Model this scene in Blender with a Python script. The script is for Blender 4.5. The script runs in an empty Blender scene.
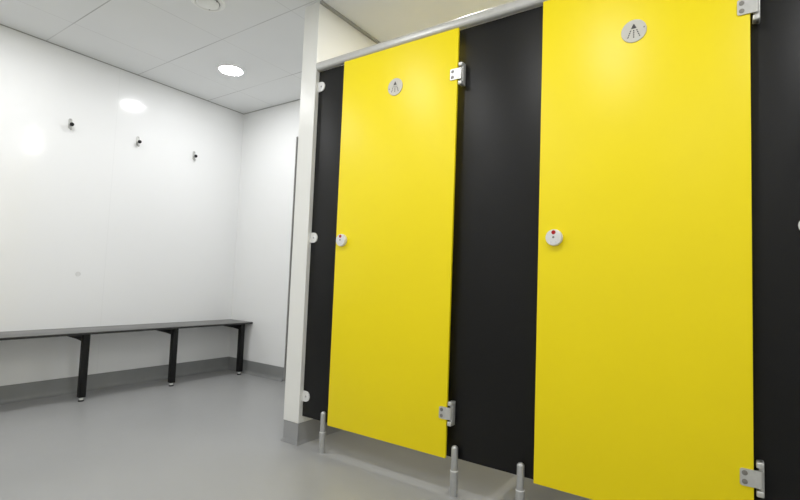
import bpy, bmesh, math
from mathutils import Vector, Matrix

sc = bpy.context.scene
COL = sc.collection
PI = math.pi

# ------------------------------------------------------------------ helpers
def new_bm(): return bmesh.new()

def box(bm, x0, x1, y0, y1, z0, z1, bev=0.0, seg=2):
    r = bmesh.ops.create_cube(bm, size=1.0)
    vs = r['verts']
    for v in vs:
        v.co = Vector(((x0+x1)/2 + v.co.x*(x1-x0), (y0+y1)/2 + v.co.y*(y1-y0), (z0+z1)/2 + v.co.z*(z1-z0)))
    if bev > 0:
        es = list({e for v in vs for e in v.link_edges})
        bmesh.ops.bevel(bm, geom=es, offset=bev, segments=seg, profile=0.5, affect='EDGES', clamp_overlap=True)
    return bm

def lathe(bm, prof, M=None, n=40):
    """revolve (r, h) pairs about local z, then transform by M"""
    M = M or Matrix.Identity(4)
    rings = []
    for r, h in prof:
        if r < 1e-6:
            rings.append([bm.verts.new(M @ Vector((0, 0, h)))])
        else:
            rings.append([bm.verts.new(M @ Vector((r*math.cos(2*PI*i/n), r*math.sin(2*PI*i/n), h))) for i in range(n)])
    for a, b in zip(rings, rings[1:]):
        for i in range(n):
            j = (i+1) % n
            if len(a) == 1 and len(b) == 1: continue
            if len(a) == 1: f = (a[0], b[i], b[j])
            elif len(b) == 1: f = (a[i], a[j], b[0])
            else: f = (a[i], a[j], b[j], b[i])
            bm.faces.new(f)
    return bm

def prism(bm, pts, M, depth):
    """extrude a 2-D outline (u, v) by depth along local z, then transform by M"""
    a = [bm.verts.new(M @ Vector((u, v, 0))) for u, v in pts]
    b = [bm.verts.new(M @ Vector((u, v, depth))) for u, v in pts]
    bm.faces.new(list(reversed(a))); bm.faces.new(b)
    n = len(pts)
    for i in range(n):
        j = (i+1) % n
        bm.faces.new((a[i], a[j], b[j], b[i]))
    return bm

def frame(o, u, v, w):
    return Matrix(((u[0], v[0], w[0], o[0]), (u[1], v[1], w[1], o[1]), (u[2], v[2], w[2], o[2]), (0, 0, 0, 1)))

def facing(x, y, z):           # local u = +x, v = +z, w = -y (out of the cubicle front)
    return frame((x, y, z), (1, 0, 0), (0, 0, 1), (0, -1, 0))

def out_of_left(x, y, z):      # local w = +x (out of the bench wall)
    return frame((x, y, z), (0, 1, 0), (0, 0, 1), (1, 0, 0))

BASE = {}
def obj(name, bm, mat, parent=None, smooth=True, sharp=32):
    base = BASE.get(parent.name, Vector((0, 0, 0))) if parent else Vector((0, 0, 0))
    bmesh.ops.recalc_face_normals(bm, faces=bm.faces)
    if base.length: bmesh.ops.translate(bm, verts=bm.verts, vec=-base)
    me = bpy.data.meshes.new(name)
    bm.to_mesh(me); bm.free()
    if smooth:
        me.polygons.foreach_set('use_smooth', [True]*len(me.polygons))
        try: me.set_sharp_from_angle(angle=math.radians(sharp))
        except Exception: pass
    me.materials.append(mat)
    o = bpy.data.objects.new(name, me)
    COL.objects.link(o)
    if parent:
        o.parent = parent
        BASE[o.name] = base
    return o

def thing(name, label, cat, loc, group=None):
    o = bpy.data.objects.new(name, None); COL.objects.link(o)
    o.location = loc; o.empty_display_size = 0.05
    o['label'] = label; o['category'] = cat; o['kind'] = 'thing'
    if group: o['group'] = group
    BASE[o.name] = Vector(loc)
    return o

def tag(o, label, cat, group=None):
    o['label'] = label; o['category'] = cat; o['kind'] = 'thing'
    if group: o['group'] = group
    return o

def struct(name, bm, mat, parent=None, smooth=False, label=None):
    o = obj(name, bm, mat, parent, smooth)
    if parent is None: o['kind'] = 'structure'
    return o

def dup(root, loc, label):
    r = root.copy(); COL.objects.link(r); r.location = loc; r['label'] = label
    for ch in list(root.children):
        c = ch.copy(); COL.objects.link(c); c.parent = r
        for g in ch.children:
            d = g.copy(); COL.objects.link(d); d.parent = c
    return r

# ------------------------------------------------------------------ materials
class N:
    def __init__(s, name):
        s.m = bpy.data.materials.new(name); s.m.use_nodes = True
        s.t = s.m.node_tree; s.b = s.t.nodes['Principled BSDF']
        s.tc = None
    def node(s, typ, **kw):
        n = s.t.nodes.new(typ)
        for k, v in kw.items(): setattr(n, k, v)
        return n
    def link(s, a, b): s.t.links.new(a, b)
    def coord(s):
        if not s.tc: s.tc = s.node('ShaderNodeTexCoord')
        return s.tc.outputs['Object']
    def noise(s, scale, detail=3, rough=.5, vec=None, stretch=None):
        n = s.node('ShaderNodeTexNoise'); n.inputs['Scale'].default_value = scale
        n.inputs['Detail'].default_value = detail; n.inputs['Roughness'].default_value = rough
        v = vec or s.coord()
        if stretch:
            mp = s.node('ShaderNodeMapping'); mp.inputs['Scale'].default_value = stretch
            s.link(v, mp.inputs['Vector']); v = mp.outputs['Vector']
        s.link(v, n.inputs['Vector'])
        return n.outputs['Fac']
    def math(s, op, a, b=None, clamp=False):
        n = s.node('ShaderNodeMath', operation=op); n.use_clamp = clamp
        for i, x in enumerate((a, b)):
            if x is None: continue
            if isinstance(x, (int, float)): n.inputs[i].default_value = x
            else: s.link(x, n.inputs[i])
        return n.outputs[0]
    def ramp(s, fac, stops):
        r = s.node('ShaderNodeValToRGB'); cr = r.color_ramp
        while len(cr.elements) > 1: cr.elements.remove(cr.elements[-1])
        for i, (p, c) in enumerate(stops):
            e = cr.elements[0] if i == 0 else cr.elements.new(p)
            e.position = p; e.color = (*c, 1) if len(c) == 3 else c
        s.link(fac, r.inputs['Fac']); return r.outputs['Color']
    def mix(s, fac, a, b):
        n = s.node('ShaderNodeMix', data_type='RGBA')
        for i, x in ((0, fac), (6, a), (7, b)):
            if isinstance(x, (int, float)): n.inputs[i].default_value = x
            elif isinstance(x, tuple): n.inputs[i].default_value = (*x, 1)
            else: s.link(x, n.inputs[i])
        return n.outputs[2]
    def color(s, c):
        if isinstance(c, tuple): s.b.inputs['Base Color'].default_value = (*c, 1)
        else: s.link(c, s.b.inputs['Base Color'])
    def bump(s, h, strength, dist=.01):
        n = s.node('ShaderNodeBump'); n.inputs['Strength'].default_value = strength; n.inputs['Distance'].default_value = dist
        s.link(h, n.inputs['Height']); s.link(n.outputs['Normal'], s.b.inputs['Normal'])
    def set(s, rough=None, metal=None, spec=None):
        if rough is not None: s.b.inputs['Roughness'].default_value = rough
        if metal is not None: s.b.inputs['Metallic'].default_value = metal
        if spec is not None: s.b.inputs['Specular IOR Level'].default_value = spec
        return s

def lin(r, g, b):
    f = lambda c: (c/255/12.92) if c/255 <= .04045 else ((c/255+.055)/1.055)**2.4
    return (f(r), f(g), f(b))

def grain(name, base, amount, scale, rough, metal=0, spec=.5, bump=0, stretch=None):
    n = N(name)
    k = n.noise(scale, 4, .55, stretch=stretch)
    lo = tuple(c*(1-amount) for c in base); hi = tuple(min(1, c*(1+amount)) for c in base)
    n.color(n.ramp(k, [(.3, lo), (.7, hi)]))
    n.set(rough, metal, spec)
    if bump: n.bump(k, bump, .002)
    return n.m

# white hygienic wall cladding: glossy, sheets with hairline joints
def cladding(name, base, axis=None, joints=(), rough=.13, spec=.5):
    n = N(name)
    k = n.noise(1.4, 3)
    col = n.ramp(k, [(.3, tuple(c*.985 for c in base)), (.7, base)])
    if joints:
        sep = n.node('ShaderNodeSeparateXYZ'); n.link(n.coord(), sep.inputs[0])
        a = sep.outputs[axis]; tot = None
        for j in joints:
            d = n.math('ABSOLUTE', n.math('SUBTRACT', a, j))
            m = n.math('LESS_THAN', d, .0025)
            tot = m if tot is None else n.math('MAXIMUM', tot, m)
        col = n.mix(n.math('MULTIPLY', tot, .06), col, (.3, .3, .3))
    n.color(col); n.set(rough, 0, spec)
    w = n.noise(2.2, 2)
    n.bump(w, .05, .02)
    return n.m

M_WALL_L = cladding('white_cladding_bench_wall', (.87, .875, .875), 1, (-1.36, -.137), rough=.13, spec=.4)
M_WALL = cladding('white_cladding', (.86, .865, .86), rough=.2)
M_NIB = cladding('white_cladding_nib', (.80, .80, .765), rough=.3)

# vinyl floor
def vinyl():
    n = N('grey_safety_vinyl')
    big = n.noise(1.1, 4, .6); fine = n.noise(420, 2, .6)
    c1 = n.ramp(big, [(.3, (.300, .303, .303)), (.7, (.335, .337, .336))])
    c2 = n.mix(n.math('MULTIPLY', fine, .22), c1, (.24, .245, .25))
    n.color(c2)
    r = n.node('ShaderNodeMapRange'); n.link(n.noise(2.3, 4, .6), r.inputs['Value'])
    r.inputs['To Min'].default_value = .24; r.inputs['To Max'].default_value = .42
    n.link(r.outputs[0], n.b.inputs['Roughness'])
    n.set(spec=.5)
    n.bump(n.noise(3.0, 3), .10, .012)
    return n.m
M_FLOOR = vinyl()
M_SKIRT = grain('grey_vinyl_upstand', (.215, .22, .217), .06, 6, .42)

# ceiling tiles, hairline butt joints
def ceiling_mat():
    n = N('ceiling_tiles')
    sep = n.node('ShaderNodeSeparateXYZ'); n.link(n.coord(), sep.inputs[0])
    def lines(out, off, pitch, w):
        f = n.math('DIVIDE', n.math('SUBTRACT', out, off), pitch)
        fr = n.math('ABSOLUTE', n.math('SUBTRACT', n.math('FRACT', n.math('ADD', f, 100.5)), .5))
        return n.math('LESS_THAN', fr, w/pitch)
    gx = lines(sep.outputs[0], -.52, .64, .0028); gy = lines(sep.outputs[1], -.01, .6, .0034)
    hx = lines(sep.outputs[0], -.514, .64, .003); hy = lines(sep.outputs[1], -.002, .6, .004)
    g = n.math('MAXIMUM', n.math('MULTIPLY', gx, .5), gy); h = n.math('MAXIMUM', hx, hy)
    fade = n.math('MULTIPLY', n.math('SUBTRACT', n.noise(1.7, 1), .28, True), 2.6, True)
    base = n.ramp(n.noise(2.0, 3), [(.3, (.80, .81, .81)), (.7, (.825, .835, .835))])
    side = n.math('LESS_THAN', sep.outputs[0], .33)
    g = n.math('MULTIPLY', g, side); h = n.math('MULTIPLY', h, side)
    c = n.mix(n.math('MULTIPLY', h, .3), base, (.85, .85, .84))
    c = n.mix(n.math('MULTIPLY', g, n.math('ADD', n.math('MULTIPLY', fade, .45), .08)), c, (.16, .16, .15))
    n.color(c); n.set(.75, 0, .2)
    return n.m
M_CEIL = ceiling_mat()
M_GAP = grain('shadow_gap_trim', (.36, .36, .34), .05, 30, .6)

def laminate(name, base, rough, spec):
    n = N(name)
    k = n.noise(2.0, 3)
    n.color(n.ramp(k, [(.3, tuple(c*.97 for c in base)), (.7, base)]))
    n.set(rough, 0, spec)
    n.bump(n.noise(260, 2), .02, .001)
    return n.m
M_YEL = laminate('yellow_laminate', (.945, .750, .002), .40, .32)
M_BLK = laminate('black_laminate', (.0048, .0048, .0048), .46, .25)
M_RAIL = grain('satin_aluminium', (.54, .54, .525), .04, 60, .38, .3)
M_NYLON = grain('light_grey_nylon', (.72, .72, .71), .03, 40, .4)
M_LEG = grain('grey_aluminium_leg', (.47, .475, .47), .05, 50, .38, .6)
M_CHROME = grain('brushed_steel', (.55, .55, .53), .06, 90, .38, .5)
M_STEEL = grain('satin_steel_sign', (.60, .585, .53), .03, 40, .6, .0, .25)
M_SCREW = grain('dull_screw_head', (.22, .21, .19), .15, 300, .5, .5)
M_DARK = grain('dark_print', (.03, .025, .025), .1, 80, .6)
M_RED = grain('red_indicator', (.40, .004, .006), .05, 80, .6, 0, .2)
M_FAINT = grain('faint_grey_print', (.30, .30, .31), .05, 80, .5)
M_BFRAME = grain('black_powder_coat', (.005, .005, .005), .1, 200, .5, 0, .25)
M_SEAT = grain('dark_grey_bench_laminate', (.11, .11, .106), .3, 14, .38, 0, .5, 0, (6, .5, 1))
M_SEATEDGE = grain('black_laminate_edge', (.012, .012, .012), .1, 50, .5)
M_PLASTIC = grain('white_plastic', (.88, .885, .86), .02, 30, .4)
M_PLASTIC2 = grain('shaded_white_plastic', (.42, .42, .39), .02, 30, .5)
M_DOORW = grain('white_painted_door', (.80, .80, .79), .02, 10, .4)
M_CAP = grain('grey_spot', (.70, .70, .69), .05, 60, .5)

def emit(name, col, strength):
    n = N(name)
    k = n.noise(3, 1)
    n.color(col)
    n.b.inputs['Emission Color'].default_value = (*col, 1)
    n.b.inputs['Emission Strength'].default_value = strength
    return n.m
E_MAIN = 128
E_CUB = 165
M_LAMP = emit('lit_diffuser', (.985, .99, 1.0), E_MAIN)
M_LAMPW = emit('lit_diffuser_warm', (1.0, .97, .89), E_CUB)
M_LAMPW2 = emit('lit_diffuser_warm_dimmer', (1.0, .98, .94), 112)

# ------------------------------------------------------------------ dimensions (m)
XB, YB, ZC = -1.587, 0.968, 2.3675          # bench wall, back wall, ceiling
XR, YF = 3.35, -3.3                          # right wall and the wall behind the viewer
ZS = .1107                                   # height of the vinyl upstand
NL, NR = .2130, .3260                        # nib wall
N2L, N2R = 2.370, 2.487                      # wall at the far end of the cubicles
ZB, ZT = .1433, 1.9755                       # bottom and top of the doors
YP = .0318                                   # face of the black panels
D1L, D1R, D2L, D2R = .5330, 1.1911, 1.5603, 2.2105

# ------------------------------------------------------------------ room shell
struct('floor', box(new_bm(), XB-.1, XR+.1, YF-.1, YB+.1, -.1, 0), M_FLOOR)
struct('ceiling', box(new_bm(), XB-.1, XR+.1, YF-.1, YB+.1, ZC, ZC+.1), M_CEIL)
struct('wall_left', box(new_bm(), XB-.1, XB, YF-.1, YB+.1, 0, ZC), M_WALL_L)
# back wall with an opening for the white door
DX0, DX1, DZ = -.852, .06, 2.045
bm = new_bm()
box(bm, XB, DX0, YB, YB+.1, 0, ZC); box(bm, DX1, XR, YB, YB+.1, 0, ZC); box(bm, DX0, DX1, YB, YB+.1, DZ, ZC)
struct('wall_back', bm, M_WALL)
struct('wall_right', box(new_bm(), XR, XR+.1, YF-.1, YB+.1, 0, ZC), M_WALL)
struct('wall_front', box(new_bm(), XB, XR, YF-.1, YF, 0, ZC), M_WALL)
# nib wall at the left end of the cubicles: white cladding over a vinyl foot
struct('wall_middle', box(new_bm(), NL, NR, .007, YB, .108, ZC, .003, 2), M_NIB)
struct('wall_end', box(new_bm(), N2L, N2R, 0, YB, .108, ZC, .003, 2), M_NIB)

def skirting(name, p, q, out):
    """coved vinyl upstand from p to q; out = unit direction into the room"""
    prof = [(0, ZS), (.004, ZS), (.004, .030)]
    for i in range(1, 7):
        a = PI/2*i/6
        prof.append((.004 + .026*(1-math.cos(a)), .030 - .028*math.sin(a)))
    prof += [(.031, 0), (0, 0)]
    bm = new_bm()
    rings = []
    for e in (p, q):
        rings.append([bm.verts.new((e[0]+out[0]*d, e[1]+out[1]*d, z)) for d, z in prof])
    n = len(prof)
    for i in range(n):
        j = (i+1) % n
        bm.faces.new((rings[0][i], rings[0][j], rings[1][j], rings[1][i]))
    bm.faces.new(rings[0]); bm.faces.new(list(reversed(rings[1])))
    o = struct(name, bm, M_SKIRT, smooth=True)
    return o
skirting('baseboard_left', (XB, YF), (XB, YB), (1, 0))
skirting('baseboard_back', (XB, YB), (DX0-.006, YB), (0, -1))
skirting('baseboard_right', (XR, YF), (XR, YB), (-1, 0))
skirting('baseboard_front', (XB, YF), (XR, YF), (0, 1))
skirting('baseboard_cubicle', (NR, YB), (N2L, YB), (0, -1))
for nm, a, b in (('baseboard_middle', NL, NR), ('baseboard_end', N2L, N2R)):
    bm = new_bm()
    box(bm, a+.003, b-.003, .010, YB, 0, .108)
    # little flare of the coving where it meets the floor
    for k in range(4):
        g = .002 + .0025*k; z = .016 - .004*k
        box(bm, a+.003-g, b-.003+g, .010-g, YB, 0, z)
    struct(nm, bm, M_FLOOR)

# perimeter ceiling trims, dark grey standing in for the shadow gap
t = .006
struct('trim_1', box(new_bm(), XB, XB+t, YF, YB, ZC-.005, ZC), M_GAP)
struct('trim_2', box(new_bm(), XB+t, NL, YB-t, YB, ZC-.005, ZC), M_GAP)
struct('trim_3', box(new_bm(), NR, NR+.018, .0075, YB, ZC-.012, ZC), M_GAP)

# white door in the back wall, mostly hidden by the nib wall
dr = thing('door_1', 'white door in the far wall beside the white pillar', 'door', (DX0, YB, 0))
dr['kind'] = 'structure'; del dr['category'], dr['label']
bm = new_bm()
box(bm, DX0+.012, DX1-.012, YB+.012, YB+.056, .008, DZ-.012, .002)
obj('door_leaf', bm, M_DOORW, dr)
bm = new_bm()
box(bm, DX0-.002, DX0+.004, YB-.003, YB+.1, 0, DZ); box(bm, DX1-.007, DX1, YB-.004, YB+.1, 0, DZ); box(bm, DX0, DX1, YB-.003, YB+.1, DZ-.007, DZ)
obj('door_frame', bm, grain('gap_shadow_door_frame', (.30, .30, .29), .05, 20, .5), dr)  # thin frame edge, dark grey stands in for the gap's shadow

# ------------------------------------------------------------------ cubicle doors
def shower_sign(par, x, z, r, screw_side):
    s = obj('shower_sign', lathe(new_bm(), [(0, -.001), (r, -.001), (r, .0022), (r-.0012, .0032), (0, .0034)], facing(x, -.0005, z), 56), M_STEEL, par)
    bm = new_bm()
    M = facing(x, -.0034, z)
    k = r/.042
    T = lambda pts: [(u*k, v*k) for u, v in pts]
    # shower head
    prism(bm, T([(-.0095, .008), (.0095, .008), (.0035, .021), (.0018, .025), (-.0018, .025), (-.0035, .021)]), M, .0006)
    # three streams of drops
    for ang, n0 in ((-.36, 4), (0, 4), (.36, 4)):
        for i in range(n0):
            d0 = .003 + i*.0078; d1 = d0 + .0056; w = .0021
            ox = math.copysign(.0085, ang) if ang else 0
            c, sn = math.cos(ang), math.sin(ang)
            pts = [(-w, -d0), (w, -d0), (w, -d1), (-w, -d1)]
            prism(bm, T([(ox + u*c - v*sn, .006 + u*sn*0 + v*c) for u, v in pts]), M, .0006)
    obj('shower_pictogram', bm, M_DARK, s, smooth=False)['label'] = 'dark shower head with three dashed streams of water'
    obj('screw', lathe(new_bm(), [(0, 0), (.0030, 0), (.0030, .0008), (0, .0012)], facing(x+screw_side*r*.80, -.0032, z+.006*screw_side), 16), M_SCREW, s)

def lock(par, x, z):
    R = .0305
    o = obj('lock', lathe(new_bm(), [(0, 0), (R*.98, 0), (R, .003), (R, .013), (R*.93, .017), (R*.5, .0185), (0, .019)], facing(x, -.0003, z), 48), M_NYLON, par)
    o['label'] = 'round light grey privacy lock'
    y = -.0178
    obj('indicator', lathe(new_bm(), [(0, 0), (.0078, 0), (.0078, .0012), (0, .0016)], facing(x, y, z+.0185), 24), M_RED, o)['label'] = 'small red occupied dot'
    obj('coin_slot', lathe(new_bm(), [(0, 0), (.0042, 0), (.0042, .0010), (0, .0012)], facing(x, y-.001, z+.0005), 16), M_SCREW, o)
    bm = new_bm()
    box(bm, x-.013, x+.015, y-.0008, y, z-.0105, z-.0085); box(bm, x-.010, x+.010, y-.0006, y+.001, z-.018, z-.0163)
    obj('engraved_line', bm, M_FAINT, o, smooth=False)

def hinge(par, xe, z):
    """xe = hinge edge of the door; leaf on the door, bracket on the panel"""
    y0, y1 = -.0042, -.0003
    bm = new_bm()
    xl, xr, h, c = xe-.033, xe+.017, .0245, .006
    pts = []
    for cx, cz, a0 in ((xl+c, -h+c, PI), (xr-.001, -h+.001, 1.5*PI), (xr-.001, h-.001, 0), (xl+c, h-c, .5*PI)):
        rr = c if cx < xe else .001
        for i in range(5):
            a = a0 + PI/2*i/4
            pts.append((cx + rr*math.cos(a), cz + rr*math.sin(a)))
    prism(bm, pts, facing(0, y1, z), y1-y0)
    # the wrap of the leaf round the pin
    lathe(bm, [(0, -h), (.0075, -h), (.0075, h), (0, h)], Matrix.Translation((xe+.0150, y0+.0075, z)), 20)
    o = obj('hinge', bm, M_CHROME, par, sharp=40)
    for s in (-1, 1):
        sb = lathe(new_bm(), [(0, 0), (.0074, 0), (.0072, .0012), (.0045, .0020), (0, .0016)], facing(xe-.0215, y0+.0002, z+s*.0125), 20)
        obj('screw', sb, M_SCREW, o)
    bm = new_bm()
    box(bm, xe+.0130, xe+.0250, .006, YP-.0003, z-.049, z+.049, .002)
    for s in (-1, 1):
        zc = z + s*.0405
        box(bm, xe+.006, xe+.0245, -.005, YP-.002, zc-.0085, zc+.0085, .0035, 3)
    obj('hinge_bracket', bm, M_CHROME, o)

def cubicle_door(label, xl, xr, lockx, lockz, sx, sz, sr, side, hz):
    t = thing('cubicle_door', label, 'door', ((xl+xr)/2, 0, ZB))
    obj('door_leaf', box(new_bm(), xl, xr, 0, .0125, ZB, ZT, .0022, 3), M_YEL, t)
    shower_sign(t, sx, sz, sr, side)
    lock(t, lockx, lockz)
    for z in hz: hinge(t, xr, z)
    return t
cubicle_door('yellow shower cubicle door next to the white pillar, hung left of the wide black panel', D1L, D1R, .5775, 1.0535, .8640, 1.7755, .0415, -1, (1.767, .326))
cubicle_door('larger yellow shower cubicle door right of the wide black panel, nearest the viewer', D2L, D2R, 1.6225, 1.0470, 1.8835, 1.7675, .0405, 1, (1.7595, .331))

# ------------------------------------------------------------------ black panels with legs and clips
def leg(par, x):
    y = YP - .0168
    M = Matrix.Translation((x, y, 0))
    o = obj('leg', lathe(new_bm(), [(0, 0), (.0165, 0), (.0165, .098), (.0160, .1005), (.0140, .1012), (0, .1012)], M, 32), M_LEG, par)
    prof = [(0, .100), (.0140, .100), (.0140, .187)]
    for i in range(1, 7):
        a = PI/2*i/6
        prof.append((.0140*math.cos(a) if i < 6 else 0, .187 + .0135*math.sin(a)))
    obj('leg_post', lathe(new_bm(), prof, M, 32), M_LEG, o)
    lb = lathe(new_bm(), [(.0160, .0985), (.0170, .0990), (.0170, .1005), (.0150, .1020)], M, 32)
    obj('leg_collar', lb, M_NYLON, o)

def clip(par, x, z, s):
    """D shaped wall clip; s = +1 opens to the right of x, -1 to the left"""
    r = .0265
    pts = [(0, -r), (.022, -r)]
    for i in range(1, 16):
        a = -PI/2 + PI*i/16
        pts.append((.022 + r*math.cos(a), r*math.sin(a)))
    pts += [(.022, r), (0, r)]
    pts = [(s*u, v) for u, v in pts]
    if s < 0: pts.reverse()
    o = obj('clip', prism(new_bm(), pts, facing(x, YP-.0003, z), .0055), M_NYLON, par)
    o['label'] = 'light grey D shaped fixing clip'
    obj('screw', lathe(new_bm(), [(0, 0), (.0050, 0), (.0048, .0010), (0, .0014)], facing(x+s*.024, YP-.0058, z), 16), M_FAINT, o)

ZPT = 1.9797
def panel(label, x0, x1, legs, clips=None):
    t = thing('cubicle_screen', label, 'panel', ((x0+x1)/2, YP, ZB))
    obj('panel_board', box(new_bm(), x0, x1, YP, YP+.0135, ZB, ZPT, .0012), M_BLK, t)
    for x in legs: leg(t, x)
    if clips:
        for z in (1.892, 1.0735, .2475): clip(t, clips[0], z, clips[1])
panel('narrow black cubicle panel between the white pillar and the first yellow door', NR+.0008, D1L+.020, [.4920], (NR+.0008, 1))
panel('wide black cubicle panel between the two yellow doors', D1R-.014, D2L+.020, [1.2270, 1.5060])
panel('black cubicle panel to the right of the larger yellow door, cut by the picture edge', D2R-.014, N2L-.0008, [], (N2L-.0008, -1))

# partition between the two cubicles
pt = thing('cubicle_divider', 'black partition between the two shower cubicles behind the wide black panel', 'partition', (1.375, .5, ZB))
obj('partition_board', box(new_bm(), 1.369, 1.382, YP+.0142, YB-.006, ZB, ZPT-.03, .001), M_BLK, pt)
for z in (1.7, .35):
    obj('clip', box(new_bm(), 1.3822, 1.41, YP+.0140, YP+.044, z-.02, z+.02, .003), M_NYLON, pt)

# head rail: rounded aluminium section
bm = new_bm()
prof = []
yc, zc0, hw, hh, rr = YP-.0080, 2.0030, .0210, .0230, .0165
for cy_, cz_, a0 in ((1, 1, 0), (-1, 1, PI/2), (-1, -1, PI), (1, -1, 1.5*PI)):
    for i in range(7):
        a = a0 + PI/2*i/6
        prof.append((yc + cy_*(hw-rr) + rr*math.cos(a), zc0 + cz_*(hh-rr) + rr*math.sin(a)))
prism(bm, prof, frame((NR+.0005, 0, 0), (0, 1, 0), (0, 0, 1), (1, 0, 0)), N2L-NR-.001)
rl = thing('head_rail', 'rounded aluminium head rail running along the top of the cubicles', 'rail', (NR, yc, zc0))
obj('rail_tube', bm, M_RAIL, rl, sharp=50)

# ------------------------------------------------------------------ bench
BX, BZ = -1.3129, .4494
BY0 = -2.2
bn = thing('bench', 'long dark grey bench with black legs along the white wall', 'bench', (BX, -.3, 0))
st = obj('seat', box(new_bm(), XB+.002, BX+.035, BY0, YB-.004, BZ-.004, BZ, .001), M_SEAT, bn)
obj('seat_edge', box(new_bm(), XB+.0025, BX+.0345, BY0+.0005, YB-.0045, BZ-.016, BZ-.004), M_SEATEDGE, st, smooth=False)
for y in (.8807, .2726, -.3378, -.948, -1.558, -2.10):
    hwid = .0200
    l = obj('leg', box(new_bm(), BX-.025, BX+.015, y-hwid, y+hwid, .026, BZ-.016, .0025), M_BFRAME, bn)
    M = Matrix.Translation((BX-.0045, y, 0))
    obj('leg_foot', lathe(new_bm(), [(0, 0), (.017, 0), (.017, .006), (.009, .009), (.009, .010), (0, .010)], M, 24), M_BFRAME, l)
    obj('foot_bolt', lathe(new_bm(), [(0, .009), (.011, .009), (.012, .012), (.012, .024), (0, .027)], M, 16), M_PLASTIC, l)
    bm = new_bm()
    prism(bm, [(XB+.003, BZ-.0165), (XB+.003, BZ-.052), (BX-.10, BZ-.056), (BX-.020, BZ-.064), (BX-.020, BZ-.0165)], frame((0, y+.0165, 0), (1, 0, 0), (0, 0, 1), (0, -1, 0)), .033)
    obj('bracket', bm, M_BFRAME, bn, smooth=False)

# ------------------------------------------------------------------ coat hooks on the bench wall
HZ = 1.857
hk = thing('coat_hook', 'coat hook with black tip on the white wall, left one of three', 'hook', (XB, -.432, HZ), 'coat hooks on the white wall')
def oo(u, v, w): return Vector((XB+w, -.432+u, HZ+v))
bm = new_bm()
pl = []
for cv, a0 in ((.026, 0), (-.026, PI)):
    for i in range(9):
        a = a0 + PI*i/8
        pl.append((.011*math.cos(a), cv + .011*math.sin(a)))
prism(bm, pl, out_of_left(XB+.0003, -.432, HZ), .004)
bp = obj('back_plate', bm, M_CHROME, hk)
for s in (-1, 1):
    obj('screw', lathe(new_bm(), [(0, 0), (.0040, 0), (.0038, .0010), (0, .0014)], out_of_left(XB+.0042, -.432, HZ+s*.027), 12), M_FAINT, bp)
def tube(bm, pts, rad, n=14):
    rings = []
    for i, p in enumerate(pts):
        d = (pts[min(i+1, len(pts)-1)] - pts[max(i-1, 0)]).normalized()
        a = d.cross(Vector((0, 1, 0)));  a = a.normalized() if a.length > .01 else Vector((1, 0, 0))
        b = d.cross(a).normalized()
        rings.append([bm.verts.new(p + rad[i]*(a*math.cos(2*PI*k/n) + b*math.sin(2*PI*k/n))) for k in range(n)])
    for r0, r1 in zip(rings, rings[1:]):
        for k in range(n):
            bm.faces.new((r0[k], r0[(k+1) % n], r1[(k+1) % n], r1[k]))
    bm.faces.new(list(reversed(rings[0]))); bm.faces.new(rings[-1])
    return bm
bm = tube(new_bm(), [oo(0, -.009, .003), oo(0, -.009, .012), oo(0, -.009, .022), oo(0, -.009, .030)], [.0075, .0065, .0065, .0065])
obj('upper_prong', bm, M_CHROME, hk)
bm = new_bm()
lathe(bm, [(0, 0), (.009, 0), (.0125, .003), (.0135, .007), (.0125, .011), (.008, .014), (0, .015)], out_of_left(XB+.026, -.432, HZ-.009), 24)
obj('tip', bm, M_BFRAME, hk)['label'] = 'black round hook tip'
bm = tube(new_bm(), [oo(0, -.024, .003), oo(0, -.030, .010), oo(0, -.038, .014), oo(0, -.041, .021), oo(0, -.036, .027)], [.0065, .006, .006, .006, .005])
obj('lower_prong', bm, M_CHROME, hk)
dup(hk, (XB, .026, HZ), 'coat hook with black tip on the white wall, middle one of three')
dup(hk, (XB, .494, HZ), 'coat hook with black tip on the white wall, closest to the room corner')

sp = obj('screw_cap', lathe(new_bm(), [(0, -.004), (.017, -.004), (.017, 0), (.0165, .0012), (0, .0018)], out_of_left(XB, -.308, .822), 24), M_CAP)
tag(sp, 'faint grey round spot low on the white wall above the bench', 'wall cap')

# ------------------------------------------------------------------ ceiling fittings
def downlight(label, x, y, mat, group='round downlights in the ceiling'):
    t = thing('downlight', label, 'ceiling light', (x, y, ZC), group)
    R = .082
    obj('trim_ring', lathe(new_bm(), [(R, 0), (R+.012, 0), (R+.012, -.003), (R+.002, -.006), (R, -.004), (R, 0)], Matrix.Translation((x, y, ZC-.0002)), 48), M_PLASTIC, t)
    obj('diffuser', lathe(new_bm(), [(R, -.001), (R, -.0045), (R*.5, -.0052), (0, -.0054)], Matrix.Translation((x, y, ZC-.0002)), 48), mat, t)
downlight('round lit downlight in the grey ceiling above the bench', -.864, .305, M_LAMP)
for x, y, lab in ((-.864, -.90, 'round lit downlight over the floor in front of the bench'),
                  (.52, -.90, 'round lit downlight in front of the first yellow door'),
                  (1.58, -.90, 'round lit downlight in front of the larger yellow door'),
                  (2.75, -.90, 'round lit downlight near the wall at the right end of the cubicles'),
                  (-.864, -2.2, 'added fill downlight far to the left behind the viewer'),  # lamps behind the viewer are unseen, added for fill light
                  (.46, -2.2, 'added fill downlight near the middle behind the viewer'),
                  (2.30, -2.4, 'added fill downlight to the right behind the viewer')):
    downlight(lab, x, y, M_LAMP)
downlight('round lit downlight over the first shower cubicle', 1.06, .29, M_LAMPW)
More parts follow.
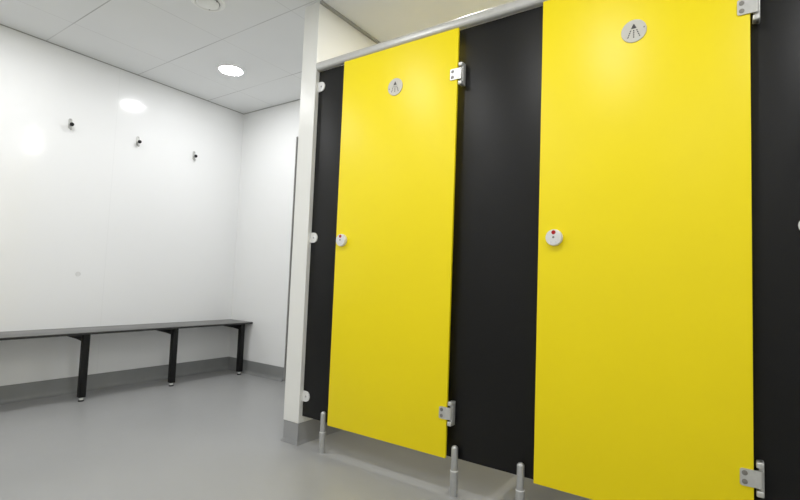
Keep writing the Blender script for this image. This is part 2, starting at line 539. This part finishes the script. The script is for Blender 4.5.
downlight('round lit downlight over the second shower cubicle', 1.93, .46, M_LAMPW2)

vt = thing('ceiling_vent', 'round white vent with a central disc, unlit, in the grey ceiling', 'ceiling vent', (-.215, -.315, ZC))
M = Matrix.Translation((-.215, -.315, ZC-.0002))
obj('vent_ring', lathe(new_bm(), [(.066, 0), (.092, 0), (.092, -.004), (.084, -.012), (.074, -.013), (.066, -.008), (.066, 0)], M, 56), M_PLASTIC, vt)
obj('vent_gap', lathe(new_bm(), [(.067, -.001), (.067, -.002), (0, -.002)], M, 40), M_PLASTIC2, vt)
obj('vent_disc', lathe(new_bm(), [(0, -.003), (.040, -.003), (.060, -.010), (.060, -.013), (.045, -.018), (0, -.020)], M, 56), M_PLASTIC, vt)
for a in (.3, 2.4, 4.5):
    c, s = math.cos(a), math.sin(a)
    obj('vent_clip', lathe(new_bm(), [(0, -.0135), (.004, -.0135), (.004, -.006), (0, -.006)], M @ Matrix.Translation((.063*c, .063*s, 0)), 10), M_SCREW, vt)

# ------------------------------------------------------------------ camera, world, colour
F = Vector((-0.56709905, 0.82128189, 0.0624077)); R = Vector((0.82364178, 0.56579381, 0.03862107)); U = Vector((0.0035911, -0.07330356, 0.99730321))
cd = bpy.data.cameras.new('camera'); cam = bpy.data.objects.new('camera', cd); COL.objects.link(cam)
cd.sensor_fit = 'HORIZONTAL'; cd.sensor_width = 36.0; cd.lens = 473.62/800*36.0
cd.clip_start = .02; cd.clip_end = 60
m = Matrix((R, U, -F)).transposed().to_4x4(); m.translation = Vector((2.1463, -1.7669, .8698))
cam.matrix_world = m
sc.camera = cam
w = bpy.data.worlds.new('world'); sc.world = w; w.use_nodes = True
w.node_tree.nodes['Background'].inputs['Color'].default_value = (.5, .5, .5, 1)
w.node_tree.nodes['Background'].inputs['Strength'].default_value = .1
sc.view_settings.view_transform = 'Standard'
sc.view_settings.look = 'None'
sc.view_settings.exposure = 0.0
sc.view_settings.gamma = 1.06
sc.cycles.max_bounces = 12
sc.cycles.diffuse_bounces = 8
